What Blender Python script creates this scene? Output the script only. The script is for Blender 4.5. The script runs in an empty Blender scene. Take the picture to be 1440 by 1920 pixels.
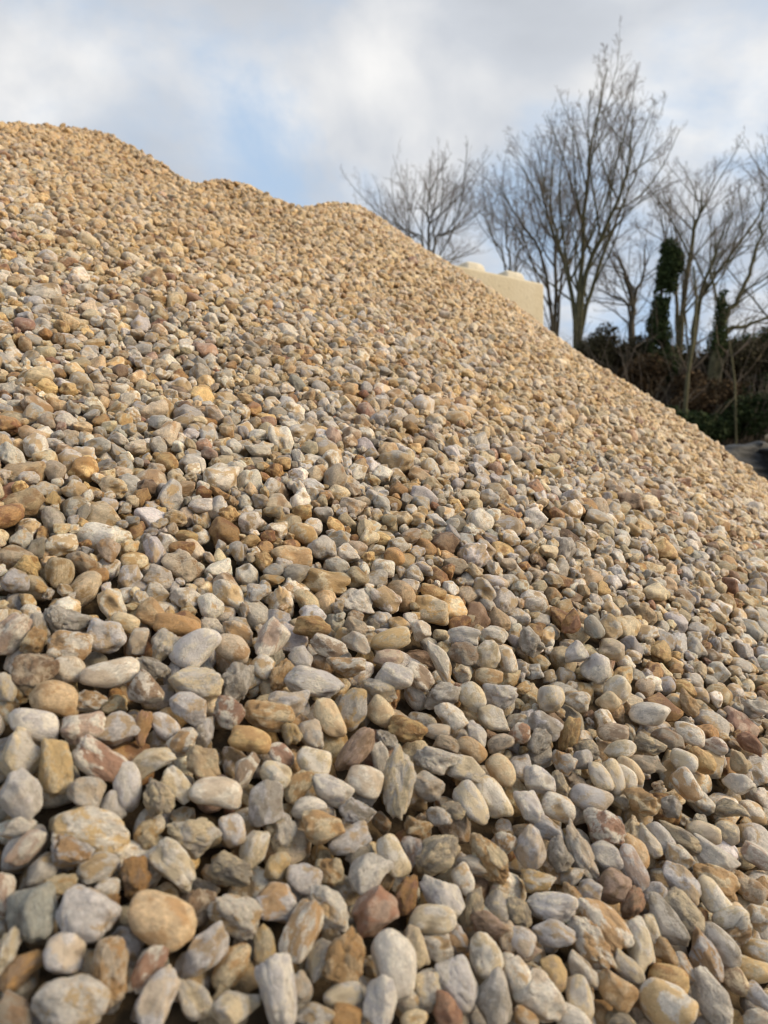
import bpy, bmesh, math, random
import numpy as np
from mathutils import Vector, Matrix, Euler

random.seed(7)
RNG = np.random.default_rng(11)
SC = bpy.context.scene
COL = SC.collection
F = 1387.0                      # focal length of the photograph in its own pixels (1440 x 1920)

# ------------------------------------------------------------------ camera
cam_d = bpy.data.cameras.new("camera")
cam = bpy.data.objects.new("camera", cam_d); COL.objects.link(cam)
cam.location = (0, 0, 0); cam.rotation_euler = (math.radians(90), 0, 0)
cam_d.sensor_fit = 'VERTICAL'; cam_d.sensor_height = 9.8; cam_d.lens = 9.8 * F / 1920
cam_d.clip_start = 0.02; cam_d.clip_end = 2000
cam_d.dof.use_dof = True; cam_d.dof.focus_distance = 0.92; cam_d.dof.aperture_fstop = 1.75
SC.camera = cam

# ------------------------------------------------------------------ view, world, sun
SC.view_settings.view_transform = 'Standard'
SC.view_settings.look = 'None'
SC.view_settings.exposure = 0.47
SC.view_settings.gamma = 1.0
SC.view_settings.use_curve_mapping = False

SUN_EL, SUN_AZ = math.radians(31), math.radians(97)      # azimuth clockwise from +Y (forward)
world = bpy.data.worlds.new("World"); SC.world = world
world.use_nodes = True
def build_world():
    nt = world.node_tree; nt.nodes.clear(); N = nt.nodes.new; L = nt.links.new
    out = N('ShaderNodeOutputWorld')
    sky = N('ShaderNodeTexSky'); sky.sky_type = 'NISHITA'; sky.sun_disc = False
    sky.sun_elevation = SUN_EL; sky.sun_rotation = SUN_AZ; sky.air_density = 1.0; sky.dust_density = 1.5
    bg1 = N('ShaderNodeBackground'); bg1.inputs['Strength'].default_value = 0.10
    L(sky.outputs[0], bg1.inputs['Color'])
    tc = N('ShaderNodeTexCoord')
    # clouds: direction projected on a flat layer overhead
    sep = N('ShaderNodeSeparateXYZ'); L(tc.outputs['Generated'], sep.inputs[0])
    den = N('ShaderNodeMath'); den.operation = 'MAXIMUM'; L(sep.outputs['Z'], den.inputs[0]); den.inputs[1].default_value = 0.0
    ad = N('ShaderNodeMath'); ad.operation = 'ADD'; L(den.outputs[0], ad.inputs[0]); ad.inputs[1].default_value = 0.35
    dv = N('ShaderNodeVectorMath'); dv.operation = 'DIVIDE'
    cmb = N('ShaderNodeCombineXYZ')
    for i in range(3): L(ad.outputs[0], cmb.inputs[i])
    L(tc.outputs['Generated'], dv.inputs[0]); L(cmb.outputs[0], dv.inputs[1])
    n1 = N('ShaderNodeTexNoise'); n1.inputs['Scale'].default_value = 2.1; n1.inputs['Detail'].default_value = 7
    n1.inputs['Roughness'].default_value = 0.58; n1.inputs['Distortion'].default_value = 0.25
    mp = N('ShaderNodeMapping'); mp.inputs['Location'].default_value = (3.1, 0.7, 1.9)
    L(dv.outputs[0], mp.inputs[0]); L(mp.outputs[0], n1.inputs['Vector'])
    n2 = N('ShaderNodeTexNoise'); n2.inputs['Scale'].default_value = 3.3; n2.inputs['Detail'].default_value = 8
    n2.inputs['Roughness'].default_value = 0.48; n2.inputs['Distortion'].default_value = 0.3
    mp2 = N('ShaderNodeMapping'); mp2.inputs['Location'].default_value = (9.4, 5.2, 0.3)
    L(dv.outputs[0], mp2.inputs[0]); L(mp2.outputs[0], n2.inputs['Vector'])
    # named breaks and bright heads of the cloud deck, as soft lobes in the direction of the sky
    def lobe(px, py, width, wobble):
        d = Vector(((px - 720) / F, 1, (960 - py) / F)).normalized()
        dist = N('ShaderNodeVectorMath'); dist.operation = 'DISTANCE'
        nv = N('ShaderNodeVectorMath'); nv.operation = 'NORMALIZE'; L(tc.outputs['Generated'], nv.inputs[0])
        off = N('ShaderNodeVectorMath'); off.operation = 'MULTIPLY_ADD'
        L(n1.outputs['Color'], off.inputs[0]); off.inputs[1].default_value = (wobble,) * 3; 
        sh = N('ShaderNodeVectorMath'); sh.operation = 'SUBTRACT'; L(nv.outputs[0], sh.inputs[0]); sh.inputs[1].default_value = (wobble * .5,) * 3
        L(sh.outputs[0], off.inputs[2])
        L(off.outputs[0], dist.inputs[0]); dist.inputs[1].default_value = d
        mr = N('ShaderNodeMapRange'); mr.interpolation_type = 'SMOOTHSTEP'
        mr.inputs['From Min'].default_value = width; mr.inputs['From Max'].default_value = 0
        mr.inputs['To Min'].default_value = 0; mr.inputs['To Max'].default_value = 1
        L(dist.outputs['Value'], mr.inputs['Value']); return mr.outputs[0]
    def addup(items, base):
        acc = base
        for sock, k in items:
            m = N('ShaderNodeMath'); m.operation = 'MULTIPLY_ADD'; L(sock, m.inputs[0]); m.inputs[1].default_value = k; L(acc, m.inputs[2])
            acc = m.outputs[0]
        return acc
    cover = addup([(lobe(440, 170, .17, .26), -.12), (lobe(230, 90, .14, .3), -.09), (lobe(700, 60, .14, .3), -.06), (lobe(560, 345, .14, .24), -.09), (lobe(960, 300, .12, .16), -.09), (lobe(430, 60, .08, .12), -.09),
                   (lobe(660, 40, .07, .1), -.10), (lobe(1380, 300, .22, .16), .08), (lobe(780, 170, .16, .1), .16), (lobe(150, 120, .26, .1), .12), (lobe(950, 90, .2, .1), .10)], n1.outputs['Fac'])
    cr = N('ShaderNodeValToRGB'); L(cover, cr.inputs[0])
    cr.color_ramp.elements[0].position = .34; cr.color_ramp.elements[1].position = .60
    cr.color_ramp.interpolation = 'EASE'
    bright = addup([(lobe(690, 110, .085, .09), .10), (lobe(60, 170, .18, .16), .10), (lobe(500, 310, .15, .12), .20), (lobe(720, 250, .16, .1), .10),
                    (lobe(880, 60, .2, .1), -.06), (lobe(180, 40, .14, .1), -.05), (lobe(1380, 230, .2, .12), .08), (lobe(1250, 200, .2, .1), .03)], n2.outputs['Fac'])
    c2 = N('ShaderNodeValToRGB'); L(bright, c2.inputs[0]); e = c2.color_ramp.elements
    e[0].position = .30; e[0].color = (.40, .425, .465, 1); e[1].position = .78; e[1].color = (.80, .785, .76, 1)
    m = e.new(.5); m.color = (.48, .505, .545, 1); m2 = e.new(.63); m2.color = (.62, .625, .635, 1)
    bg2 = N('ShaderNodeBackground'); bg2.inputs['Strength'].default_value = .96; L(c2.outputs[0], bg2.inputs['Color'])
    # thin veil over the blue
    bgb = N('ShaderNodeBackground'); bgb.inputs['Color'].default_value = (.39, .52, .69, 1); bgb.inputs['Strength'].default_value = .92
    mixb = N('ShaderNodeMixShader'); mixb.inputs[0].default_value = .85; L(bg1.outputs[0], mixb.inputs[1]); L(bgb.outputs[0], mixb.inputs[2])
    mix = N('ShaderNodeMixShader'); L(cr.outputs[0], mix.inputs[0]); L(mixb.outputs[0], mix.inputs[1]); L(bg2.outputs[0], mix.inputs[2])
    L(mix.outputs[0], out.inputs[0])
build_world()
world.cycles.sampling_method = 'MANUAL'; world.cycles.sample_map_resolution = 512

sun_d = bpy.data.lights.new("sun", 'SUN'); sun_d.energy = 3.0; sun_d.angle = math.radians(30); sun_d.color = (1, .83, .58)
sun = bpy.data.objects.new("sun", sun_d); COL.objects.link(sun)
sd = Vector((math.sin(SUN_AZ) * math.cos(SUN_EL), math.cos(SUN_AZ) * math.cos(SUN_EL), math.sin(SUN_EL)))
sun.rotation_euler = sd.to_track_quat('Z', 'Y').to_euler()
SC.cycles.filter_width = 1.15; SC.cycles.max_bounces = 5; SC.cycles.diffuse_bounces = 3; SC.cycles.glossy_bounces = 2

# ------------------------------------------------------------------ helpers
def mesh_obj(name, verts, faces, mat=None, parent=None, smooth=False):
    me = bpy.data.meshes.new(name)
    if isinstance(faces, np.ndarray):
        verts = np.asarray(verts, dtype=np.float32); k = faces.shape[1]; n = len(faces)
        me.vertices.add(len(verts)); me.vertices.foreach_set('co', verts.ravel())
        me.loops.add(n * k); me.loops.foreach_set('vertex_index', faces.astype(np.int32).ravel())
        me.polygons.add(n); me.polygons.foreach_set('loop_start', np.arange(0, n * k, k, dtype=np.int32))
        me.update(calc_edges=True)
    else:
        me.from_pydata([tuple(v) for v in verts], [], faces)
    me.polygons.foreach_set('use_smooth', [smooth] * len(me.polygons))
    if mat: me.materials.append(mat)
    ob = bpy.data.objects.new(name, me); COL.objects.link(ob)
    if parent: ob.parent = parent
    return ob
def tag(o, label=None, cat=None, group=None, kind=None):
    if label: o['label'] = label
    if cat: o['category'] = cat
    if group: o['group'] = group
    if kind: o['kind'] = kind
    return o
def empty(name, loc=(0, 0, 0)):
    o = bpy.data.objects.new(name, None); o.location = loc; o.empty_display_size = .1; COL.objects.link(o); return o
def vec_attr(me, name, arr, kind='FLOAT_VECTOR', dom='POINT'):
    a = me.attributes.new(name, kind, dom)
    a.data.foreach_set('vector' if kind == 'FLOAT_VECTOR' else 'value', np.asarray(arr).ravel())

def vnoise(p, seed=0):
    """trilinear value noise, -1..1, p: (N,3)"""
    pi = np.floor(p).astype(np.int64); f = p - pi; f = f * f * (3 - 2 * f)
    def h(ix, iy, iz):
        n = (ix * 374761393 + iy * 668265263 + iz * 2147483647 + seed * 974634777) & 0xffffffff
        n = ((n ^ (n >> 13)) * 1274126177) & 0xffffffff
        n = n ^ (n >> 16)
        return (n & 0xffff) / 32767.5 - 1
    r = 0
    for dx in (0, 1):
        wx = f[:, 0] if dx else 1 - f[:, 0]
        for dy in (0, 1):
            wy = f[:, 1] if dy else 1 - f[:, 1]
            for dz in (0, 1):
                wz = f[:, 2] if dz else 1 - f[:, 2]
                r = r + wx * wy * wz * h(pi[:, 0] + dx, pi[:, 1] + dy, pi[:, 2] + dz)
    return r
def sm(a, b, x):
    t = np.clip((x - a) / (b - a), 0, 1); return t * t * (3 - 2 * t)

# ------------------------------------------------------------------ materials
def mat_new(name):
    m = bpy.data.materials.new(name); m.use_nodes = True; nt = m.node_tree
    return m, nt, nt.nodes['Principled BSDF']
def simple_mat(name, c1, c2, scale=8.0, rough=.85, bump=.3, detail=6, coord='Object'):
    m, nt, b = mat_new(name); N = nt.nodes.new; L = nt.links.new
    tc = N('ShaderNodeTexCoord'); n = N('ShaderNodeTexNoise'); n.inputs['Scale'].default_value = scale; n.inputs['Detail'].default_value = detail
    n.inputs['Roughness'].default_value = .62
    L(tc.outputs[coord], n.inputs['Vector'])
    r = N('ShaderNodeValToRGB'); r.color_ramp.elements[0].position = .3; r.color_ramp.elements[1].position = .7
    r.color_ramp.elements[0].color = (*c1, 1); r.color_ramp.elements[1].color = (*c2, 1)
    L(n.outputs['Fac'], r.inputs[0]); L(r.outputs[0], b.inputs['Base Color']); b.inputs['Roughness'].default_value = rough
    if bump:
        bp = N('ShaderNodeBump'); bp.inputs['Strength'].default_value = bump; bp.inputs['Distance'].default_value = .02
        L(n.outputs['Fac'], bp.inputs['Height']); L(bp.outputs[0], b.inputs['Normal'])
    return m

def stone_mat(name, inst):
    m, nt, b = mat_new(name); N = nt.nodes.new; L = nt.links.new
    ty = 'INSTANCER' if inst else 'GEOMETRY'
    def attr(nm, t):
        a = N('ShaderNodeAttribute'); a.attribute_type = t; a.attribute_name = nm; return a
    col = attr('col', ty); stain = attr('stain', ty); rnd = attr('rnd', ty); cav = attr('cav', 'GEOMETRY')
    tc = N('ShaderNodeTexCoord')
    off = N('ShaderNodeVectorMath'); off.operation = 'MULTIPLY_ADD'
    L(rnd.outputs['Vector'], off.inputs[0]); off.inputs[1].default_value = (37, 53, 71); L(tc.outputs['Object'], off.inputs[2])
    P = off.outputs[0]
    sr = N('ShaderNodeSeparateXYZ'); L(rnd.outputs['Vector'], sr.inputs[0])
    def noise(scale, det=5, rough=.6, dist=0.0):
        n = N('ShaderNodeTexNoise'); n.inputs['Scale'].default_value = scale; n.inputs['Detail'].default_value = det
        n.inputs['Roughness'].default_value = rough; n.inputs['Distortion'].default_value = dist; L(P, n.inputs['Vector']); return n.outputs['Fac']
    def mr(v, a, c, lo=0., hi=1.):
        x = N('ShaderNodeMapRange'); x.inputs['From Min'].default_value = a; x.inputs['From Max'].default_value = c
        x.inputs['To Min'].default_value = lo; x.inputs['To Max'].default_value = hi; L(v, x.inputs['Value']); return x.outputs[0]
    def mth(op, a, c):
        x = N('ShaderNodeMath'); x.operation = op
        for i, v in enumerate((a, c)):
            if isinstance(v, (int, float)): x.inputs[i].default_value = v
            else: L(v, x.inputs[i])
        return x.outputs[0]
    def mixc(f, a, c, mode='MIX'):
        x = N('ShaderNodeMix'); x.data_type = 'RGBA'; x.blend_type = mode
        for i, v in ((0, f), (6, a), (7, c)):
            if isinstance(v, (int, float)): x.inputs[i].default_value = v
            elif isinstance(v, tuple): x.inputs[i].default_value = (*v, 1)
            else: L(v, x.inputs[i])
        return x.outputs[2]
    nA = noise(1.3, 4, .55, .4); nB = noise(3.9, 7, .70, .5); nC = noise(12, 5, .72); nD = noise(34, 3, .6)
    # milky mottling
    base = mixc(mr(nB, .33, .68), (.60, .60, .60), (1.28, 1.27, 1.25))
    c0 = mixc(1.0, col.outputs['Color'], base, 'MULTIPLY')
    # iron stain in patches, more in the hollows
    s = mth('ADD', nA, mth('MULTIPLY', mth('SUBTRACT', nC, .5), .45))
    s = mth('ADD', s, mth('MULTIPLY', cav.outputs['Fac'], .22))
    s = mth('ADD', s, mth('MULTIPLY', sr.outputs['X'], .13))
    c1 = mixc(mr(s, .56, .65, 0, .9), c0, stain.outputs['Color'])
    # thin cracks and pits with dirt
    v = N('ShaderNodeTexVoronoi'); v.feature = 'DISTANCE_TO_EDGE'; v.inputs['Scale'].default_value = 1.5
    wp = N('ShaderNodeVectorMath'); wp.operation = 'MULTIPLY_ADD'
    nv = N('ShaderNodeTexNoise'); nv.inputs['Scale'].default_value = 2.5; nv.inputs['Detail'].default_value = 5; L(P, nv.inputs['Vector'])
    L(nv.outputs['Color'], wp.inputs[0]); wp.inputs[1].default_value = (1.1, 1.1, 1.1); L(P, wp.inputs[2]); L(wp.outputs[0], v.inputs['Vector'])
    crack = mth('MULTIPLY', mr(v.outputs['Distance'], .0, .035, 1, 0), mr(nB, .48, .62))
    pit = mr(nC, .37, .31, 0, 1)
    dirt = mth('MAXIMUM', mth('MULTIPLY', crack, .65), mth('MULTIPLY', pit, .6))
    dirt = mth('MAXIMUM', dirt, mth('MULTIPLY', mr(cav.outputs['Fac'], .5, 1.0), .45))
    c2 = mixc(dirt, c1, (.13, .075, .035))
    # pale dust flecks
    c3 = mixc(mth('MULTIPLY', mr(nD, .58, .70), .35), c2, (.72, .67, .58))
    hs = N('ShaderNodeHueSaturation'); hs.inputs['Saturation'].default_value = 1.0
    L(mr(sr.outputs['Z'], 0, 1, .72, 1.22), hs.inputs['Value']); L(c3, hs.inputs['Color'])
    L(hs.outputs[0], b.inputs['Base Color'])
    L(mr(nC, .3, .7, .26, .56), b.inputs['Roughness'])
    b.inputs['Specular IOR Level'].default_value = .5
    b.inputs['Subsurface Weight'].default_value = .2; b.inputs['Subsurface Radius'].default_value = (1.0, .62, .38); b.inputs['Subsurface Scale'].default_value = .005
    h = mth('ADD', mth('MULTIPLY', nB, .5), mth('ADD', mth('MULTIPLY', nC, .35), mth('MULTIPLY', nD, .10)))
    h = mth('SUBTRACT', h, mth('MULTIPLY', crack, .25))
    h = mth('MULTIPLY', h, mr(sr.outputs['Y'], 0, 1, .35, 1.6))
    bp = N('ShaderNodeBump'); bp.inputs['Strength'].default_value = 1.0; bp.inputs['Distance'].default_value = .0045
    L(h, bp.inputs['Height']); L(bp.outputs[0], b.inputs['Normal'])
    return m
M_STONE = stone_mat('stone_surface', False)
M_STONE_I = stone_mat('gravel_surface', True)
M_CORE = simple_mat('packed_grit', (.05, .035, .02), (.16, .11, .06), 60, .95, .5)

# ------------------------------------------------------------------ the heap: a truncated cone at its angle of repose
AP = np.array([-3.7, 6.1]); APH = 4.8; KS = .76
def undul(x, y):
    p = np.stack([x * 1.7 + 5, y * 1.7, x * 0], 1)
    q = np.stack([x * 5 + 9, y * 5 + 3, x * 0 + 4], 1)
    return .022 * vnoise(p, 3) + .008 * vnoise(q, 5)
def cone(x, y):
    dx, dy = x - AP[0], y - AP[1]; r = np.sqrt(dx * dx + dy * dy)
    phi = np.degrees(np.arctan2(dy, dx))
    w = 1 - sm(-50, -33, phi)
    return APH - KS * r - .115 * np.maximum(0, 6.3 - r) * w - .037 * np.maximum(0, r - 4.9) * sm(-46, -33, phi)
# crest of the lobes tipped from the loader: (x px, y px) of the skyline, turned into points in space
SKY = [(-700, 330), (-420, 262), (-200, 236), (0, 232), (60, 234), (110, 238), (160, 243), (200, 251), (240, 270), (280, 292), (320, 318), (345, 336), (362, 345), (380, 340), (398, 334), (425, 337), (450, 341), (480, 352), (510, 368), (540, 380), (566, 389), (585, 385), (610, 381), (640, 382), (665, 390), (690, 398), (720, 413)]
def ray_cone(u, v):
    ys = np.linspace(.3, 7, 3000); s = cone(u * ys, ys) - v * ys
    i = np.argmax(s > 0) if (s > 0).any() else len(ys) - 1
    return ys[i]
CR_U = []; CR_Y = []; CR_Z = []
for px, py in SKY:
    u, v = (px - 720) / F, (960 - (py - 9 - 1 * sm(500, 0, px))) / F
    y = min(ray_cone(u, v), 4.3); CR_U.append(u); CR_Y.append(y); CR_Z.append(v * y)
CR_U, CR_Y, CR_Z = map(np.array, (CR_U, CR_Y, CR_Z))
GROUND = -1.3
def surf(x, y):
    x = np.asarray(x, float); y = np.asarray(y, float)
    c = cone(x, y); u = x / np.maximum(y, .05)
    yc = np.interp(u, CR_U, CR_Y); zc = np.interp(u, CR_U, CR_Z)
    roof = zc - .30 * (y - yc)
    roof = roof + sm(CR_U[-1] - .01, CR_U[-1] + .06, u) * 3 + sm(-.02, -.6, y - yc) * 2
    t = .035; mn = np.minimum(c, roof)
    h = mn - t * np.log1p(np.exp(-np.abs(c - roof) / t)) * (np.abs(c - roof) < 1)
    h = h + undul(x, y) * sm(0, .5, yc - y + .15 + 3 * (u > CR_U[-1]))
    return np.maximum(h, GROUND)
# carcass of the heap under the loose stones (one terrain sheet)
gx = np.arange(-7.0, 5.6, .05); gy = np.arange(-1.6, 9.0, .05)
GX, GY = np.meshgrid(gx, gy)
SB = surf(GX.ravel(), GY.ravel()) - .045
idx = np.arange(GX.size).reshape(GX.shape)
q = np.stack([idx[:-1, :-1].ravel(), idx[:-1, 1:].ravel(), idx[1:, 1:].ravel(), idx[1:, :-1].ravel()], 1)
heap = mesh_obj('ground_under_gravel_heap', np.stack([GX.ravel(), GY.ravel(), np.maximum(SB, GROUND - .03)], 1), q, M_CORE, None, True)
tag(heap, 'packed gritty body of the gravel heap under its loose stones', None, None, 'structure')

# ------------------------------------------------------------------ stones
PAL = {'g': (.56, .51, .45), 'l': (.57, .53, .51), 'w': (.73, .66, .56), 't': (.57, .46, .34), 'y': (.65, .53, .35), 'Y': (.64, .44, .20),
       'o': (.46, .27, .11), 'R': (.43, .24, .09), 'r': (.34, .17, .10), 'p': (.47, .33, .25), 'P': (.50, .29, .18), 'k': (.33, .285, .23),
       'b': (.30, .20, .125), 'e': (.37, .365, .32), 'T': (.58, .42, .25)}
STAIN_OF = {'g': (.47, .33, .17), 'l': (.47, .34, .20), 'w': (.55, .37, .18), 't': (.37, .22, .10), 'y': (.50, .31, .12), 'Y': (.33, .17, .05), 'o': (.22, .10, .04),
            'R': (.20, .08, .03), 'r': (.16, .06, .03), 'p': (.30, .15, .10), 'P': (.58, .42, .32), 'k': (.30, .26, .19), 'b': (.15, .08, .04), 'e': (.40, .38, .32), 'T': (.42, .25, .11)}
def ico(level):
    bm = bmesh.new(); bmesh.ops.create_icosphere(bm, subdivisions=level, radius=1)
    v = np.array([p.co[:] for p in bm.verts]); f = np.array([[p.index for p in q.verts] for q in bm.faces]); bm.free()
    return v, f
ICO = {k: ico(k) for k in (3, 4, 5)}
def unit_stone(level, kind, rng):
    """an irregular stone filling the box -1..1; kind r(ounded) m(ixed) a(ngular) c(raggy)"""
    d, f = ICO[level]
    pw, npl, lo = {'r': (6.0, 9, .88), 'm': (10.0, 10, .74), 'a': (26.0, 12, .70), 'c': (16.0, 11, .72)}[kind]
    n = rng.normal(size=(npl * 4, 3)); n /= np.linalg.norm(n, axis=1)[:, None]
    keep = [n[0]]
    for c in n[1:]:
        if len(keep) < npl and max(np.dot(c, k) for k in keep) < .78: keep.append(c)
    n = np.array(keep + [[1, 0, 0], [-1, 0, 0], [0, 1, 0], [0, -1, 0], [0, 0, 1], [0, 0, -1]], float)
    if kind in 'ac': n[-6:] += rng.normal(size=(6, 3)) * .35
    n /= np.linalg.norm(n, axis=1)[:, None]
    hh = rng.uniform(lo, 1.04, len(n)); hh[-6:] = rng.uniform(.84, 1.02, 6)
    t = np.maximum(d @ n.T, 1e-4) / hh
    r = ((t ** pw).sum(1) + .92 ** -pw * {'r': .35, 'm': .05}.get(kind, 0)) ** (-1 / pw)
    s = int(rng.integers(1e6))
    p = d * r[:, None]
    low = vnoise(p * 1.5 + s % 97, s)
    mid = vnoise(p * 3.4 + s % 89, s + 1)
    fine = vnoise(p * 8 + s % 83, s + 2)
    k = {'r': (.13, .035, .008), 'm': (.20, .06, .012), 'a': (.11, .045, .014), 'c': (.18, .12, .036)}[kind]
    disp = k[0] * low + k[1] * mid + k[2] * fine
    if kind in 'cm':
        rg = np.abs(vnoise(p * 2.2 + s % 71, s + 5)); dent = -.13 * (1 - np.clip(rg / .22, 0, 1)) ** 2
        disp = disp + dent * (1 if kind == 'c' else .55)
    if kind == 'a':      # splintery steps
        lay = d @ n[0]; disp = disp + .010 * np.round(vnoise(np.stack([lay * 5 + s % 7, lay * 0, lay * 0], 1) + p * .8, s + 9) * 2) / 2
    if rng.random() < .35 and kind != 'r':
        c = rng.normal(size=3); c[2] *= .4; c /= np.linalg.norm(c); a = d @ c
        disp = disp - .22 * np.exp(-((1 - a) / .16) ** 2)
    v = p * (1 + disp)[:, None]
    am = {'r': .7, 'm': 1.0, 'a': 1.0, 'c': 1.0}[kind]
    tp = rng.uniform(-.25, .25, 2) * am; bd = rng.uniform(-.20, .20, 2) * am; x = v[:, 0].copy()
    v[:, 1] = v[:, 1] * (1 + tp[0] * x) + bd[0] * (x * x - .3); v[:, 2] = v[:, 2] * (1 + tp[1] * x) + bd[1] * .6 * (x * x - .3)
    v[:, 0] += rng.uniform(-.25, .25) * am * v[:, 1]
    mn, mx = v.min(0), v.max(0); v = (v - (mn + mx) / 2) / ((mx - mn) / 2)
    cav = np.clip((-(disp - disp.mean()) / (disp.std() + 1e-6)) * .32 + .15, 0, 1)
    return v, f, cav

# ---- the loose gravel is dropped grain by grain on a height map so that every grain rests on others
CELL = .004
X0, X1, Y0, Y1 = -3.1, 2.9, .12, 4.75
NX, NY = int((X1 - X0) / CELL), int((Y1 - Y0) / CELL)
cx = X0 + (np.arange(NX) + .5) * CELL; cy = Y0 + (np.arange(NY) + .5) * CELL
CX, CY = np.meshgrid(cx, cy)
TOP = surf(CX.ravel(), CY.ravel()).reshape(NY, NX).astype(np.float32)     # where the finished surface should lie
H = TOP - .034
def rotmats(n, rng, nrm, tilt):
    """random grains lying roughly flat on the slope"""
    a = nrm[None, :] + rng.normal(size=(n, 3)) * tilt; a /= np.linalg.norm(a, axis=1)[:, None]
    b = rng.normal(size=(n, 3)); b -= (b * a).sum(1)[:, None] * a; b /= np.linalg.norm(b, axis=1)[:, None]
    return np.stack([b, np.cross(a, b), a], 2)          # columns: long, mid, short axis
SLOPE_N = np.array([.4375, -.6075, 1.]); SLOPE_N /= np.linalg.norm(SLOPE_N)
def envelope(R, s):
    """A 2x2 footprint form and vertical half-height of an ellipsoid: |z|<= zc(x,y) +- ..."""
    S = (R * (s * s)[None, :]) @ R.T
    return S
def drop(x, y, S, limit, pen=.0015, put=True, fixed=None):
    ex, ey = math.sqrt(S[0, 0]), math.sqrt(S[1, 1])
    i0 = int((x - ex - X0) / CELL); i1 = int((x + ex - X0) / CELL) + 1
    j0 = int((y - ey - Y0) / CELL); j1 = int((y + ey - Y0) / CELL) + 1
    if i0 < 0 or j0 < 0 or i1 > NX or j1 > NY: return None
    dx = cx[i0:i1] - x; dy = cy[j0:j1] - y
    DX, DY = dx[None, :], dy[:, None]
    A = S[:2, :2]; det = A[0, 0] * A[1, 1] - A[0, 1] ** 2
    Ai = np.array([[A[1, 1], -A[0, 1]], [-A[0, 1], A[0, 0]]]) / det
    g = S[:2, 2] @ Ai
    q = Ai[0, 0] * DX * DX + 2 * Ai[0, 1] * DX * DY + Ai[1, 1] * DY * DY
    vz = S[2, 2] - g @ S[:2, 2]
    ins = q < 1
    if not ins.any(): return None
    lin = g[0] * DX + g[1] * DY
    half = np.sqrt(np.maximum(vz * (1 - q), 0))
    hs = H[j0:j1, i0:i1]
    if fixed is None:
        rest = (hs - lin + half)[ins]
        k = max(1, int(len(rest) * .07)); z = np.partition(rest, len(rest) - k)[len(rest) - k] - pen
        if z > limit: return z if not put else None
    else: z = fixed
    if not put: return z
    top = z + lin + half
    hs[ins] = np.maximum(hs[ins], top[ins])
    return z

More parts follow.
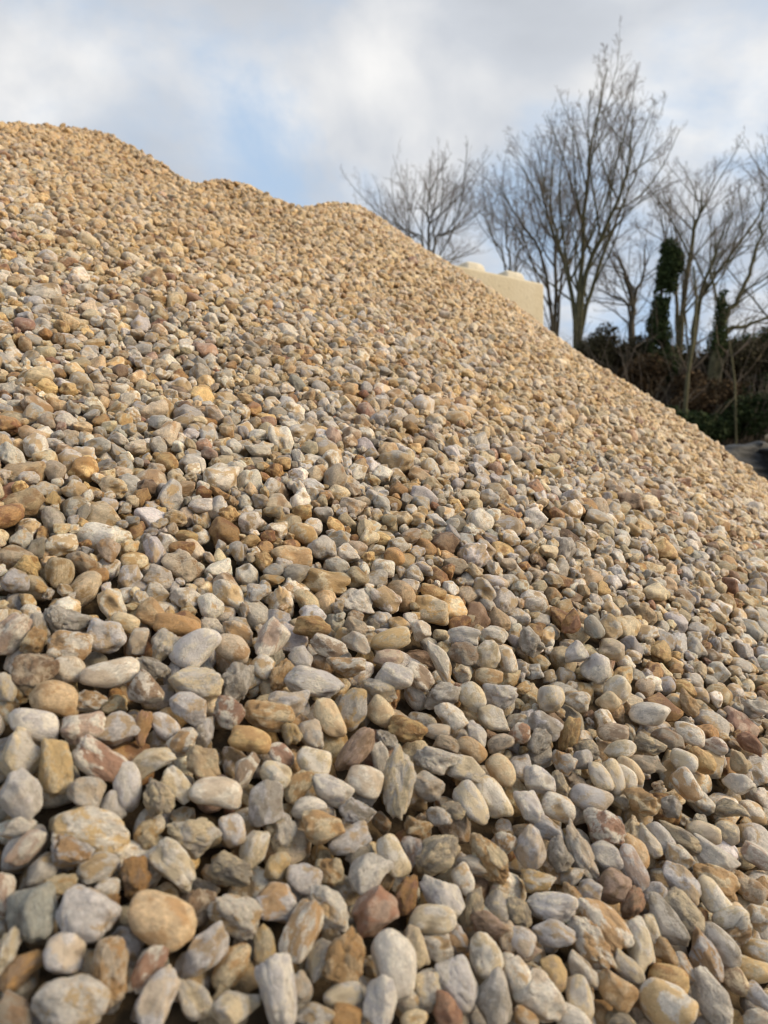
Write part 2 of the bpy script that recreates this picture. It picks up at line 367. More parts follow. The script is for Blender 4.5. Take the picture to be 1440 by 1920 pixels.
# ---- the stones one can single out in the photograph
HERO = """@A 0 1540
110 30 190 100 0 gw m 1
150 150 240 140 -60 wp m 1
400 180 260 190 10 lo c 2
520 50 450 240 12 wY m 2 | large cream bone-shaped lump | cream bone-shaped stone with orange coating along its top
555 260 250 160 -25 g m 1
240 280 230 160 -50 g a 0
340 355 200 110 -5 y c 1
770 320 260 200 50 Rb c 1 | cracked orange-brown stone | cracked orange-brown stone in a dark hollow
985 235 340 150 32 wy m 2
840 90 190 190 0 y c 0
1080 85 340 220 15 yg c 2
1310 50 190 140 70 l r 2
1300 270 270 180 8 yk c 2
910 560 410 280 15 TT r 3 | tan egg-shaped stone | large smooth tan egg-shaped stone lying on the heap
180 515 310 270 80 e m 2 | blue-green tinged stone | blue-green tinged rounded grey stone with brown pits
490 530 360 260 20 l m 3
640 490 170 110 60 o c 0
600 385 160 130 0 g r 0
1330 520 330 230 35 w c 2
1100 460 260 220 40 bt c 0
365 735 240 220 0 lt r 2
620 855 390 210 82 to c 3 | upright tan knobbly stone | tall tan knobbly stone standing upright with orange stains
850 810 300 170 -62 wr a 2 | white stone with red tip | white wedge-shaped stone with a rust red patch at its tip
715 690 230 160 30 l m 0
1150 735 350 190 -45 l a 2
1300 810 300 190 -50 yo m 0
110 830 300 180 -55 ob m 0
20 740 290 120 -85 wy c 2
400 1020 420 310 25 g m 2
900 1010 330 250 -50 lt a 2
1080 980 320 150 55 gy m 0
1320 1040 260 240 30 gy a 1
80 1080 250 160 30 bk a 2
140 1030 130 90 -70 l r 0
60 320 170 100 70 w m 0
10 400 260 100 80 pw m 1
1430 150 240 160 -50 yw a 1
660 1100 140 110 80 gy m 0
@B 480 1540
140 60 240 190 60 gy c 0
375 40 275 185 8 yo a 3
525 105 260 150 -20 l m 2
770 200 250 150 62 yw r 3 | smooth yellow-white pebble | smooth yellow-white bean-shaped pebble
640 290 280 210 -40 gw a 3
590 200 180 110 -30 k m 0
725 40 200 90 5 g a 0
910 45 180 130 10 yo c 0
880 180 210 140 75 lp c 0
1020 185 290 200 -15 yk c 3
1215 245 190 110 20 gt m 2
1310 205 320 190 60 yo c 3 | knobbly buff stone | knobbly buff stone pitted with brown
1280 45 140 90 -15 t r 0
1400 120 150 120 35 wo c 1
120 255 175 130 -72 yY m 2
260 170 150 120 20 y m 0
275 330 220 180 -10 l a 2
420 280 220 160 40 yo c 1
100 455 280 210 12 lo m 2
410 510 330 230 25 w c 3 | white craggy stone | white craggy stone with a knobbly crest and brown cleft
670 505 280 240 -22 pr a 3 | pink angular stone | pink angular stone with dark purplish left end
850 415 245 135 -72 Rr c 2 | rust-red craggy stone | rust-red craggy stone wedged upright
1050 410 300 190 52 lw a 3
1170 330 180 120 60 w r 2
1225 470 220 120 -55 yk c 1
1370 480 190 170 20 gy a 0
995 550 290 150 5 wy r 2
1020 700 230 170 20 g a 0
1120 670 190 140 60 lo m 0
1310 585 250 130 20 pb c 2
1410 650 200 100 80 t m 1
245 645 400 200 -65 wo a 3 | tall cream stained stone | tall cream angular stone stained orange at its foot
505 755 315 235 -78 To c 3 | honey-brown blocky stone | honey-brown blocky stone with dimpled face
345 780 250 100 -65 gy m 0
785 805 375 255 78 wg r 3 | big white upright pebble | big smooth off-white pebble standing on end
890 710 260 120 75 yt m 0
1145 915 310 200 62 gl m 2
960 950 260 200 -50 yg m 0
1295 755 255 190 85 yw m 2
1420 830 180 140 60 w r 0
1335 1010 320 210 75 gk m 3
130 960 400 175 70 lw m 3
250 935 180 130 70 gt m 0
490 985 240 150 -5 gy r 1
700 1025 260 220 65 lw a 3
505 1105 200 140 15 Ro m 2 | deep orange stone | deep orange-brown stone cut by the bottom edge
1080 1080 220 180 30 Pr c 2 | salmon-red crusted stone | salmon-red crusted stone near the bottom edge
890 1115 170 100 -10 y r 2
330 1095 230 120 20 g m 1
50 700 240 120 82 yY m 0
40 1090 150 120 20 eg m 0
@C 960 1540
110 150 240 180 -62 lt a 3
200 40 220 120 22 l a 2
260 190 200 140 62 gk c 2
375 165 350 145 62 gt c 3 | long grey ridged stone | long grey ridged stone leaning down to the right
520 30 240 200 5 wr m 3 | white stone with rusty hole | white stone with a rusty dark hole
530 200 210 150 30 lw a 2
690 170 220 140 60 To r 2
770 120 200 130 40 yw m 0
830 95 200 130 60 gl m 0
820 225 150 85 20 Yo m 1
930 195 170 130 60 w a 2
940 85 270 110 38 ky c 3 | dark streaky stone | dark streaky splinter-like stone
1080 65 200 120 15 yt r 3
1215 65 145 115 82 yk r 3
1275 110 130 75 -65 g r 0
1335 70 120 85 50 g m 0
1130 210 290 140 32 wg a 3
1225 180 125 65 35 yk c 2
1395 200 220 120 25 wp a 3
1370 280 150 100 20 ky m 0
1150 325 280 120 32 yo m 3
1290 340 190 110 70 to c 0
1360 390 150 130 60 t m 1
1415 390 140 110 60 oT c 2
950 350 260 180 42 l a 3 | big lilac-grey block | big lilac-grey faceted stone
1130 415 230 150 70 wy r 3 | round cream dimpled stone | round cream stone with a dimple in its middle
670 265 270 115 65 lp a 2
790 305 120 85 10 Yy m 1
795 400 160 110 -30 l m 1
570 370 220 190 -30 bp a 2 | brown-pink blocky stone | brown-pink blocky stone with a pale corner
680 465 200 130 -65 Pb c 3 | salmon knob | salmon-brown rounded knob of stone
650 550 120 110 60 ob c 0
435 385 150 115 15 ll a 2
330 295 160 120 -40 g a 0
145 345 210 130 12 Yw c 3 | golden layered stone | golden cream stone split into thin layers
225 480 300 150 12 wl m 3
340 430 190 90 62 To c 2
510 570 380 90 52 wo m 2
450 690 340 190 56 wo c 3 | ochre-veined white stone | large white stone veined and edged with ochre
235 635 260 150 20 l m 2
40 515 200 130 62 yk c 1
30 385 100 90 0 y r 2
45 665 190 140 30 tl r 2
715 690 280 160 72 wy a 3
775 615 180 110 80 yw m 1
860 565 320 165 55 kg a 3 | dark olive-grey slab | dark olive-grey slab with chipped edges
975 525 310 160 50 ky m 2
870 740 190 120 40 To m 1
1080 760 300 130 60 lo a 2
1170 695 280 120 46 kg r 3
1230 545 215 130 0 yw r 3
1265 630 220 85 -25 wo c 3
1245 450 140 90 42 Yo r 1
1385 540 150 140 30 w m 2
1400 730 220 130 15 wY r 3
1350 838 230 130 15 yY r 2
1255 900 180 130 70 by r 0
1370 975 175 140 10 l a 2
880 895 225 170 18 RY r 3 | orange-brown oval stone | smooth orange-brown oval stone near the bottom right
970 840 210 95 60 go m 1
1180 890 180 90 70 to m 0
595 945 250 200 65 To a 3 | tan faceted stone | tan faceted stone with a sharp ridge, darkened orange
650 830 220 100 50 gy a 1
868 1035 320 250 30 wY r 3 | big mottled oval stone | big oval white stone mottled with yellow
1120 1000 330 190 56 gw m 2
240 850 200 140 55 TY a 3
390 845 230 130 50 wt a 2
380 1000 250 150 80 yg r 2
160 1000 290 230 50 wt m 2
40 880 240 150 70 w r 2
80 750 180 120 -50 tp c 0
85 1115 170 110 20 to m 2
340 1120 260 110 28 w r 3
695 1040 130 120 60 gy m 0
620 1115 200 100 20 yk c 1
1385 1110 170 100 15 wt m 2
1270 1080 140 90 40 t m 0
1060 860 120 110 0 l m 0
90 265 170 100 0 g m 0
@D 0 1160
60 90 280 170 -55 wp m 2
220 50 190 120 80 g m 0
190 135 180 140 -45 yo c 2
390 155 255 180 15 wo m 3
595 100 240 190 20 l m 3
390 0 280 100 0 gk c 3
705 25 180 110 20 y r 2
780 130 190 120 -60 gt a 2
905 165 230 150 -60 gy c 2
1100 160 300 200 -45 wl r 3 | big white smooth stone | big pale lilac-white smooth stone with a crease
1000 40 275 125 12 oR r 3 | orange oval stone | flat rusty orange oval stone
1310 165 220 150 20 t r 3
1340 80 230 120 35 to m 0
200 295 255 205 0 bt c 3 | brown wrinkled stone | brown wrinkled stone with a rough crest
390 285 190 150 10 tw r 1
620 310 335 160 -12 wt r 3 | long smooth cream pebble | long smooth cream bean-shaped pebble
860 280 210 120 40 gk c 1
825 410 215 180 35 bw a 3 | speckled brown block | brown white-speckled block-shaped stone
1100 365 325 190 8 gy a 2
1065 505 255 175 15 l a 3
1345 360 250 185 82 gk c 2
1280 528 190 175 30 wr c 3 | red-flecked crumbly stone | crumbly white stone flecked with red
310 450 290 205 0 TT r 2
510 470 190 130 10 wo c 2
470 620 255 175 -8 wp m 3
195 595 310 165 15 lw r 3
120 480 150 80 0 l r 0
40 385 180 110 82 yg m 2
30 260 110 90 0 t m 0
660 625 230 190 -40 l a 2
795 625 225 100 -75 Po c 3 | rusty finger-like stone | rusty finger-like stone standing on end
920 600 210 120 38 l r 2
1035 695 185 140 -45 wo a 3
880 680 140 120 0 lo m 0
1150 640 180 130 80 kl m 0
1255 692 130 105 -60 ty r 2
1410 680 255 140 15 Yo r 3
105 760 300 230 62 yg a 2
315 828 325 190 82 yY m 3 | yellow upright stone | upright yellow stone with blunt corners
570 810 360 190 30 wr m 3 | white stone with rust spot | large white stone with a rust-orange spot near its lower end
855 805 280 115 -20 wy a 3
1140 810 250 190 30 yT c 3
1000 935 235 125 42 yw m 3
1215 977 305 178 3 wt r 3 | loaf-shaped white pebble | loaf-shaped smooth white pebble with faint tan bands
720 945 290 130 70 gl r 2
890 1000 240 190 48 yk c 3
480 970 235 175 20 gt m 2
115 1005 310 240 62 lg a 3 | big grey slab | big flat grey slab at the left edge
630 1060 190 120 60 gl m 0
310 1050 160 110 0 bk m 0
1380 850 225 130 -75 wb a 3
1290 840 100 90 0 l m 0
550 215 110 85 20 l r 0
720 510 90 80 0 y r 0
620 430 110 70 40 gy c 0
@E 480 1160
90 115 250 170 -65 wp a 3
320 45 220 130 15 oY c 3
205 90 110 110 0 yg r 2
410 158 240 120 12 wb a 3
570 140 175 120 50 gt a 2
250 222 150 140 0 gl a 2
755 115 240 125 -12 yY r 3 | yellow loaf-shaped stone | yellow loaf-shaped stone lying flat
925 60 130 115 60 wt a 2
910 150 95 85 0 to r 1
745 222 190 100 -5 pt m 2
510 268 240 110 -8 wo c 3
140 315 205 120 -65 To c 2
40 270 150 130 30 w r 1
330 360 355 165 12 wl a 3 | long white wedge stone | long white wedge-shaped stone with a crease
175 480 260 175 5 lt m 3
75 548 315 115 6 yo m 2
780 332 215 165 28 wl m 3
915 325 200 130 40 wb m 2
1040 245 290 110 58 w a 3 | white boot-shaped stone | white boot-shaped stone running down to the right
1170 95 200 105 5 lw m 3
1170 195 180 140 30 kb c 3
1340 92 170 105 15 w a 3
1305 200 180 150 -70 yw m 2
1125 250 130 90 30 yY r 1
1050 430 235 150 -8 gk c 2
1215 438 185 140 50 yw r 3
1310 328 170 100 5 yo r 2
1270 368 80 70 0 Ro m 2
1375 440 210 150 0 wl c 2
1090 552 215 140 42 w a 3
1340 568 220 145 45 wy a 3
545 505 250 175 -62 gY a 3 | olive and ochre stone | olive-grey stone with an ochre crusted crown
415 562 260 145 58 yT r 3 | teardrop-shaped stone | buff teardrop-shaped stone, point up
695 402 235 100 18 gy c 1
700 525 180 140 40 yT r 1
840 510 130 110 20 l a 2
940 540 120 85 60 kl m 0
855 627 235 150 12 RY c 3 | rust-crusted cream stone | cream stone with a rust-brown pitted crust
1020 635 165 90 8 gt r 1
205 650 130 130 0 yY c 2
310 660 190 140 70 gt m 1
75 632 120 100 0 gy r 1
560 740 310 150 -42 pb m 3 | pinkish brown wedge stone | pinkish brown wedge-shaped stone
505 690 160 100 -15 y r 0
700 780 190 100 75 gw m 0
735 675 150 100 60 gk c 1
322 815 215 165 12 yw r 3
140 765 180 110 48 wr r 2
110 885 200 150 18 wy m 3
240 940 230 130 -58 yo c 2
612 912 225 165 22 wt r 3
800 915 405 200 -78 yg c 3 | tall rough pale slab | tall rough pale slab standing on end
1015 795 275 165 28 wg c 3
1080 710 160 100 30 t c 1
1212 732 200 110 38 To r 3
1238 650 170 105 42 lw a 2
1185 850 220 150 28 gy a 3
1300 858 120 85 25 kb c 0
1325 1005 290 120 62 yw r 2
1222 1038 270 150 48 gy r 3
1382 855 210 140 60 yT r 2
1375 695 170 90 -20 kt r 2
965 945 200 145 28 gt a 1
425 968 265 150 20 lw a 3
300 1062 215 120 0 gw r 2
565 1092 225 135 22 kl c 3
55 1032 250 215 75 lk a 3
955 1062 140 95 -10 oY c 1
1110 1082 170 110 22 yk c 2
1030 1112 160 105 0 g m 2
445 30 110 90 80 yk r 1
560 45 150 110 50 tk c 2
720 30 150 90 -15 yw r 1
1010 25 130 95 30 g m 1
1145 20 165 80 0 yT m 1
830 20 110 90 0 Yo r 1
1415 235 150 100 80 w r 1
605 310 150 80 -60 g m 0
545 198 110 70 0 l r 0
525 362 110 80 0 y c 0
865 415 120 90 -50 gt a 1
@F 960 1160
178 602 225 150 18 lk a 3
325 650 215 110 -75 Yo c 3 | honeycombed yellow stone | honeycombed yellow-ochre stone standing on end
150 905 195 165 70 lw a 3
772 535 225 140 15 gw r 3 | flat oval grey-white pebble | flat oval grey-white pebble on the right slope
475 275 175 160 30 wl m 3
595 397 165 145 -50 wy r 3
370 457 165 130 40 w a 3
220 452 165 155 0 yg r 3
357 203 150 120 -40 wl a 3
458 52 145 105 55 ek r 3 | dark grey-green pebble | dark grey-green smooth pebble
330 30 160 110 -40 Rr c 3
566 640 190 90 5 tb r 3
880 675 205 100 22 bk a 3
775 715 190 110 22 yk c 3
607 737 195 100 -5 yw r 3
757 827 225 120 22 tk c 3
668 852 195 90 38 yT r 2
998 648 185 115 18 w r 2
1062 795 190 135 50 RY m 3 | bright orange lumpy stone | bright orange-brown lumpy stone on the right slope
965 803 165 120 20 wy r 3
980 938 205 130 60 wo r 3
728 1030 220 145 22 yo c 3
815 970 155 85 82 wy a 2
440 1012 250 150 25 tl r 3
262 1062 210 140 22 w r 3
105 1055 250 150 45 wl a 3
495 888 195 110 65 yg r 2
572 892 215 85 72 yg r 2
645 892 170 100 42 yw r 2
157 692 165 115 -62 gk c 2
425 735 155 120 40 yk c 2
285 802 155 120 40 go m 2
395 795 145 110 -50 gl a 1
1345 708 170 105 48 Pr c 3 | salmon-pink stone | salmon-pink rough stone on the right slope
1135 712 165 100 22 pw m 2
1272 805 155 110 60 yT c 2
1182 838 140 95 -70 w m 1
927 298 145 100 30 rP c 3
1138 332 185 65 5 wl a 3
1128 392 180 80 3 wt r 3
1238 1070 195 105 10 ky c 3
1130 982 100 90 0 wr r 3
1038 1075 135 65 70 yT r 3
893 1058 130 125 0 gk c 2
1275 925 165 120 40 wg m 2
452 155 155 80 40 Rb c 3
1360 508 170 115 28 wk c 3
990 475 175 95 55 To c 1
840 475 145 85 10 yw m 1
545 468 130 115 40 yT r 1
105 135 175 140 40 gk c 1
1232 660 145 80 -5 w r 2
50 645 130 120 30 Pw m 2
915 565 140 90 20 gy m 1
560 175 160 125 20 yt m 1
272 938 175 90 60 yk c 2
385 912 160 85 32 w m 1
880 355 130 90 50 yw r 1"""
def hero_list():
    out = []; ox = oy = 0
    for ln in HERO.strip().splitlines():
        if ln[0] == '@':
            _, ox, oy = ln.split(); ox, oy = float(ox), float(oy); continue
        a = [s.strip() for s in ln.split('|')]
        x, y, L_, W_, an, c, k, lv = a[0].split()
        out.append(dict(x=ox + float(x) / 3, y=oy + float(y) / 3, L=float(L_) / 3, W=float(W_) / 3, a=float(an), c=c, k=k, lv=int(lv),
                        short=a[1] if len(a) > 1 else None, full=a[2] if len(a) > 2 else None))
    out.sort(key=lambda h: -h['L'] * h['W'] * (1 if h['lv'] or h['short'] else .8))
    return out[:300]
heroes = hero_list()
def hit(px, py, lift=0.0):
    u, v = (px - 720) / F, (960 - py) / F
    ys = np.linspace(.25, 5, 4000); s = surf(u * ys, ys) + lift - v * ys
    y = ys[np.argmax(s > 0)]; return np.array([u * y, y, v * y])
COLN = {'g': 'pale grey', 'l': 'lilac grey', 'w': 'off-white', 't': 'tan', 'y': 'yellowish cream', 'Y': 'golden yellow', 'o': 'ochre brown', 'R': 'rusty orange',
        'r': 'rust red', 'p': 'pinkish', 'P': 'salmon', 'k': 'dark grey', 'b': 'brown', 'e': 'greenish grey', 'T': 'honey tan'}
SHN = {'r': 'smooth', 'm': 'lumpy', 'a': 'angular', 'c': 'craggy'}
def dirword(dx, dy):
    a = math.degrees(math.atan2(dy, dx)) % 360
    return ['right of', 'below and right of', 'below', 'below and left of', 'left of', 'above and left of', 'above', 'above and right of'][int(((a + 22.5) % 360) // 45)]
def hero_labels():
    lms = [h for h in heroes if h['short']]
    used = set()
    for h in heroes:
        if h['full']: h['label'] = h['full']; used.add(h['label'])
    med = lambda h: math.sqrt(h['L'] * h['W'])
    for h in heroes:
        if h['full']: continue
        c = COLN[h['c'][0]]; st = COLN[h['c'][1]] + '-stained' if len(h['c']) > 1 and h['c'][1] != h['c'][0] and h['c'][1] in 'oRrYb' else ''
        d = ' '.join([w for w in (('elongated' if h['L'] / h['W'] > 1.9 else ''), st, c, SHN[h['k']], 'stone') if w])
        near = sorted(lms, key=lambda q: (q['x'] - h['x']) ** 2 + (q['y'] - h['y']) ** 2)
        opts = []
        for q in near[:5]:
            dist = math.hypot(q['x'] - h['x'], q['y'] - h['y']); rel = dirword(h['x'] - q['x'], h['y'] - q['y'])
            w = 'just ' if dist < (med(q) + med(h)) * .62 else ''
            opts.append('%s %s%s the %s' % (d, w, rel, q['short']))
        edge = 'half hidden ' if h['lv'] == 0 else ''
        opts = [o for o in opts[:2]] + [edge + o for o in opts[:2]] + ['%s between the %s and the %s' % (d, near[0]['short'], near[1]['short'])] + opts[2:]
        sz = 'large ' if med(h) > 70 else ('small ' if med(h) < 42 else 'medium ')
        opts += [sz + o for o in opts]
        for o in opts:
            if o not in used and len(o.split()) <= 16: break
        h['label'] = o; used.add(o)
hero_labels()

EV = Vector((0, 0, 1))
# first a bed of grains everywhere, then the singled-out stones, then grains into every gap left
protos = []
proto_col = bpy.data.collections.new('gravel_grains')
prng = np.random.default_rng(5)
for i in range(56):
    kd = 'rrmmmmmaaaaacc'[i % 14]
    v, f, cav = unit_stone(4, kd, prng)
    me_ob = mesh_obj('gravel_grain', v, f, M_STONE_I, None, True); COL.objects.unlink(me_ob); proto_col.objects.link(me_ob)
    vec_attr(me_ob.data, 'cav', cav, 'FLOAT'); me_ob.name = 'gravel_grain_%03d' % i
    protos.append(me_ob)

g_pos, g_R, g_s, g_x = [], [], [], []
fr = np.random.default_rng(21)
dist2u = lambda y: y
def in_region(x, y):
    u = x / y
    yc = np.interp(u, CR_U, CR_Y)
    beyond = np.where(u < CR_U[-1], y > yc + .22, False)
    # right of the lobes: stop a little behind the skyline of the cone
    dxx, dyy = x - AP[0], y - AP[1]
    phi = np.degrees(np.arctan2(dyy, dxx)); beyond |= (phi > -27) & (u > CR_U[-1])
    return (np.abs(u) < .66) & ~beyond & (surf(x, y) > GROUND)
def grain_size(y, n, rng):
    k = np.exp(rng.normal(0, .20, n)) * np.interp(y, [0, 1, 2.4, 4], [1.0, 1.0, .88, .82])
    L_ = .0158 * k * rng.uniform(.9, 1.3, n); W_ = L_ * rng.uniform(.72, .95, n); T_ = W_ * rng.uniform(.68, .97, n)
    return np.stack([L_, W_, T_], 1)
def fill(count, depth_lo, accept_top, tries=14, scale=1.0, ymax=9.):
    """drop grains where the surface is lowest; accept_top: how far a grain's centre may stand above the wanted surface"""
    global H
    B = 4000; made = 0; rej = 0
    rel = None
    while made < count:
        # sample candidates with probability uniform in area, pick the lowest of some
        xs = fr.uniform(X0 + .05, X1 - .05, (B, tries)); ys = fr.uniform(Y0 + .05, Y1 - .05, (B, tries))
        ok = in_region(xs.ravel(), ys.ravel()).reshape(B, tries)
        ii = ((xs - X0) / CELL).astype(int); jj = ((ys - Y0) / CELL).astype(int)
        Rm = rotmats(B, fr, SLOPE_N, .45); good = 0
        ok &= ys < ymax
        Sz = grain_size(ys[:, 0], B, fr) * scale
        for b in range(B):
            r = H[jj[b], ii[b]] - TOP[jj[b], ii[b]]; r = np.where(ok[b], r, 9.)
            m = int(np.argmin(r))
            if r[m] > depth_lo: continue
            x, y = xs[b, m], ys[b, m]; s = Sz[b]
            S = envelope(Rm[b], s * .93)
            zt = float(TOP[jj[b, m], ii[b, m]])
            # among the big stones nearest the camera the small grains lie deeper in the gaps
            lim = zt + accept_top - .010 * min(1., max(0., (-zt / y - .125) / .03))
            z = drop(x, y, S, lim)
            if z is None: continue
            g_pos.append((x, y, z)); g_R.append(Rm[b]); g_s.append(s); good += 1; made += 1
            if made >= count: break
        if good < B * .04: break
    return made
nA = fill(60000, -.022, -.006, 10)
nbed = len(g_pos)
hero_obs = []
hr = np.random.default_rng(77)
heroes.sort(key=lambda h: (h['lv'], h['y']))
for h in heroes:
    rng = np.random.default_rng(int(h['x'] * 13 + h['y'] * 7))
    p = hit(h['x'], h['y'], .004)
    size = p[1] / F
    ray = p / np.linalg.norm(p)
    p = p - ray * (h['lv'] - 1.4) * .22 * h['W'] * size
    size = p[1] / F
    e1 = np.array([1., 0, 0]); e1 -= (e1 @ ray) * ray; e1 /= np.linalg.norm(e1)
    e2 = np.cross(ray, e1); e2 /= np.linalg.norm(e2)
    if e2[2] > 0: e2 = -e2                       # image down
    a = math.radians(h['a'])
    la = math.cos(a) * e1 + math.sin(a) * e2
    wa = -math.sin(a) * e1 + math.cos(a) * e2
    za = np.cross(la, wa)
    R = np.stack([la, wa, za], 1)
    grow = .97 if h['lv'] else .94
    if not h['full']: h['L'] *= .97; h['W'] = max(h['W'] * 1.04, h['L'] * .58)
    s = np.array([h['L'] * size / 2 * grow, h['W'] * size / 2 * grow, h['W'] * size / 2 * rng.uniform(.72, .9)])
    # fit: widths in pixels are off axis by the obliquity of the ray
    ob = 1 + 0 * math.sqrt(1 + (p[0] / p[1]) ** 2 * .5 + (p[2] / p[1]) ** 2 * .5); s[:2] *= 1 + (ob - 1) * .5
    v, f, cav = unit_stone(5 if h['L'] * h['W'] > 4600 else 4, h['k'], rng)
    o = mesh_obj('stone', v, f, M_STONE, None, True)
    c1, c2 = PAL[h['c'][0]], None
    if len(h['c']) > 1 and h['c'][1] != h['c'][0]: c2 = PAL[h['c'][1]]
    else: c2 = STAIN_OF[h['c'][0]]
    n = len(v)
    vec_attr(o.data, 'col', np.tile(c1, (n, 1)).astype(np.float32)); vec_attr(o.data, 'stain', np.tile(c2, (n, 1)).astype(np.float32))
    strong = .55 if len(h['c']) > 1 and h['c'][1] != h['c'][0] else rng.uniform(-.3, .25)
    if h['c'] == 'TT' or h['c'] == 'll': strong = 0
    rr = (strong, {'r': .12, 'm': .45, 'a': .5, 'c': 1.0}[h['k']] * rng.uniform(.7, 1.1), rng.uniform(.35, .65))
    vec_attr(o.data, 'rnd', np.tile(rr, (n, 1)).astype(np.float32)); vec_attr(o.data, 'cav', cav, 'FLOAT')
    M = Matrix([list(R[0]), list(R[1]), list(R[2])]).to_4x4()
    o.matrix_world = Matrix.Translation(Vector(p)) @ M @ Matrix.Diagonal((*s, 1))
    tag(o, h['label'], 'stone', 'stones on the face of the gravel heap')
    drop(p[0], p[1], envelope(R, s * .96), 9, fixed=p[2])
    hero_obs.append(o)
fill(60000, -.004, -.0025, 6)
fill(9000, -.010, -.006, 9, .5, 1.9)          # chips and fines down in the gaps
print('grains', nA, nbed, len(g_pos))

# ------------------------------------------------------------------ the gravel as one body of stuff (instances of the grains above)
def build_gravel():
    n = len(g_pos); P = np.array(g_pos, np.float32); S = np.array(g_s, np.float32)
    rot = np.array([Matrix([list(r[0]), list(r[1]), list(r[2])]).to_euler()[:] for r in g_R], np.float32)
    me = bpy.data.meshes.new('gravel'); me.vertices.add(n); me.vertices.foreach_set('co', P.ravel()); me.update()
    rng = np.random.default_rng(3)
    codes = list('glwtyYoRrpPkbeT')
    w0 = np.array([17, 13, 24, 8, 20, 4, 2.6, 1.6, .5, 1.3, .8, 1.6, 1.3, .3, 4])
    w1 = np.array([9, 3, 19, 12, 27, 12, 5, 2.2, .5, 1.0, .8, .9, 2.0, .2, 13])        # yellower mix up the heap: the warm light there put into the colours
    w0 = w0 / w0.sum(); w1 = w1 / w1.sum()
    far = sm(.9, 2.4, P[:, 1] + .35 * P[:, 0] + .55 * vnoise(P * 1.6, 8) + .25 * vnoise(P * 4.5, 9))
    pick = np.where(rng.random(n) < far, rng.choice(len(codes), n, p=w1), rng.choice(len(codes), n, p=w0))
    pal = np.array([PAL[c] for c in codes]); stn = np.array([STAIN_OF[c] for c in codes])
    up = np.clip(vnoise(P * 1.3 + 4, 18) * .6 + sm(1.7, 3.2, P[:, 1]) * sm(-.1, -.8, P[:, 0]), 0, 1)     # orange-brown band under the left crest, its shade put into the colour
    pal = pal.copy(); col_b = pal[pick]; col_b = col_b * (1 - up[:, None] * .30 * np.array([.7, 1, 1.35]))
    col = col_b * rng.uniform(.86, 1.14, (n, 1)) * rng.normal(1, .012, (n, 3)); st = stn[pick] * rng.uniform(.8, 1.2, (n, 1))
    gold = (far * .50)[:, None]; col = col * (1 - gold) + np.array([.70, .51, .28]) * gold      # blend to gold up the heap, warm light painted into the stones
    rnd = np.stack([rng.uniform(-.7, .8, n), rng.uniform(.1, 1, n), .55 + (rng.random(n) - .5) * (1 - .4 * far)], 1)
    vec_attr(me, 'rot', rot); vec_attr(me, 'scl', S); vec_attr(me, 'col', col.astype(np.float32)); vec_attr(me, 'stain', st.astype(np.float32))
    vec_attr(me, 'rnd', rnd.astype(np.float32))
    a = me.attributes.new('pick', 'INT', 'POINT'); a.data.foreach_set('value', rng.integers(0, len(protos), n).astype(np.int32))
    ob = bpy.data.objects.new('gravel', me); COL.objects.link(ob)
    tag(ob, 'loose rounded quartz gravel covering the whole heap behind and between the larger stones', 'gravel', None, 'stuff')
    ng = bpy.data.node_groups.new('gravel_grains', 'GeometryNodeTree')
    ng.interface.new_socket('Geometry', in_out='INPUT', socket_type='NodeSocketGeometry')
    ng.interface.new_socket('Geometry', in_out='OUTPUT', socket_type='NodeSocketGeometry')
    N = ng.nodes.new; L = ng.links.new
    gi, go = N('NodeGroupInput'), N('NodeGroupOutput')
    iop = N('GeometryNodeInstanceOnPoints'); ci = N('GeometryNodeCollectionInfo')
    ci.inputs['Collection'].default_value = proto_col; ci.inputs['Separate Children'].default_value = True; ci.inputs['Reset Children'].default_value = True
    def na(nm, t):
        x = N('GeometryNodeInputNamedAttribute'); x.data_type = t; x.inputs['Name'].default_value = nm; return x.outputs['Attribute']
    L(gi.outputs[0], iop.inputs['Points']); L(ci.outputs[0], iop.inputs['Instance']); iop.inputs['Pick Instance'].default_value = True
    L(na('pick', 'INT'), iop.inputs['Instance Index'])
    er = N('FunctionNodeEulerToRotation'); L(na('rot', 'FLOAT_VECTOR'), er.inputs[0]); L(er.outputs[0], iop.inputs['Rotation'])
    L(na('scl', 'FLOAT_VECTOR'), iop.inputs['Scale']); L(iop.outputs[0], go.inputs[0])
    md = ob.modifiers.new('grains', 'NODES'); md.node_group = ng
    return ob
build_gravel()

# ------------------------------------------------------------------ yard and bank
def bank(x, y):
    x = np.asarray(x, float); y = np.asarray(y, float)
    return GROUND + 2.6 * sm(12.5, 17.5, y) + 1.2 * sm(17, 40, y) + .12 * vnoise(np.stack([x * .5, y * .5, x * 0], 1), 12) * sm(11, 14, y)
yx = np.concatenate([np.linspace(-900, -50, 8), np.arange(-42, 43, .7), np.linspace(50, 900, 8)]); yy = np.concatenate([[-300, -60, -12], np.arange(-4, 46, .7), np.linspace(60, 1200, 9)])
A_, B_ = np.meshgrid(yx, yy); z = bank(A_.ravel(), B_.ravel())
idx = np.arange(A_.size).reshape(A_.shape)
q = np.stack([idx[:-1, :-1].ravel(), idx[:-1, 1:].ravel(), idx[1:, 1:].ravel(), idx[1:, :-1].ravel()], 1)
M_GROUND = simple_mat('yard_ground', (.055, .045, .03), (.12, .10, .07), 3, .95, .4)
tag(mesh_obj('ground', np.stack([A_.ravel(), B_.ravel(), z], 1), q, M_GROUND, None, True), 'dark earth yard rising into a wooded bank', None, None, 'structure')

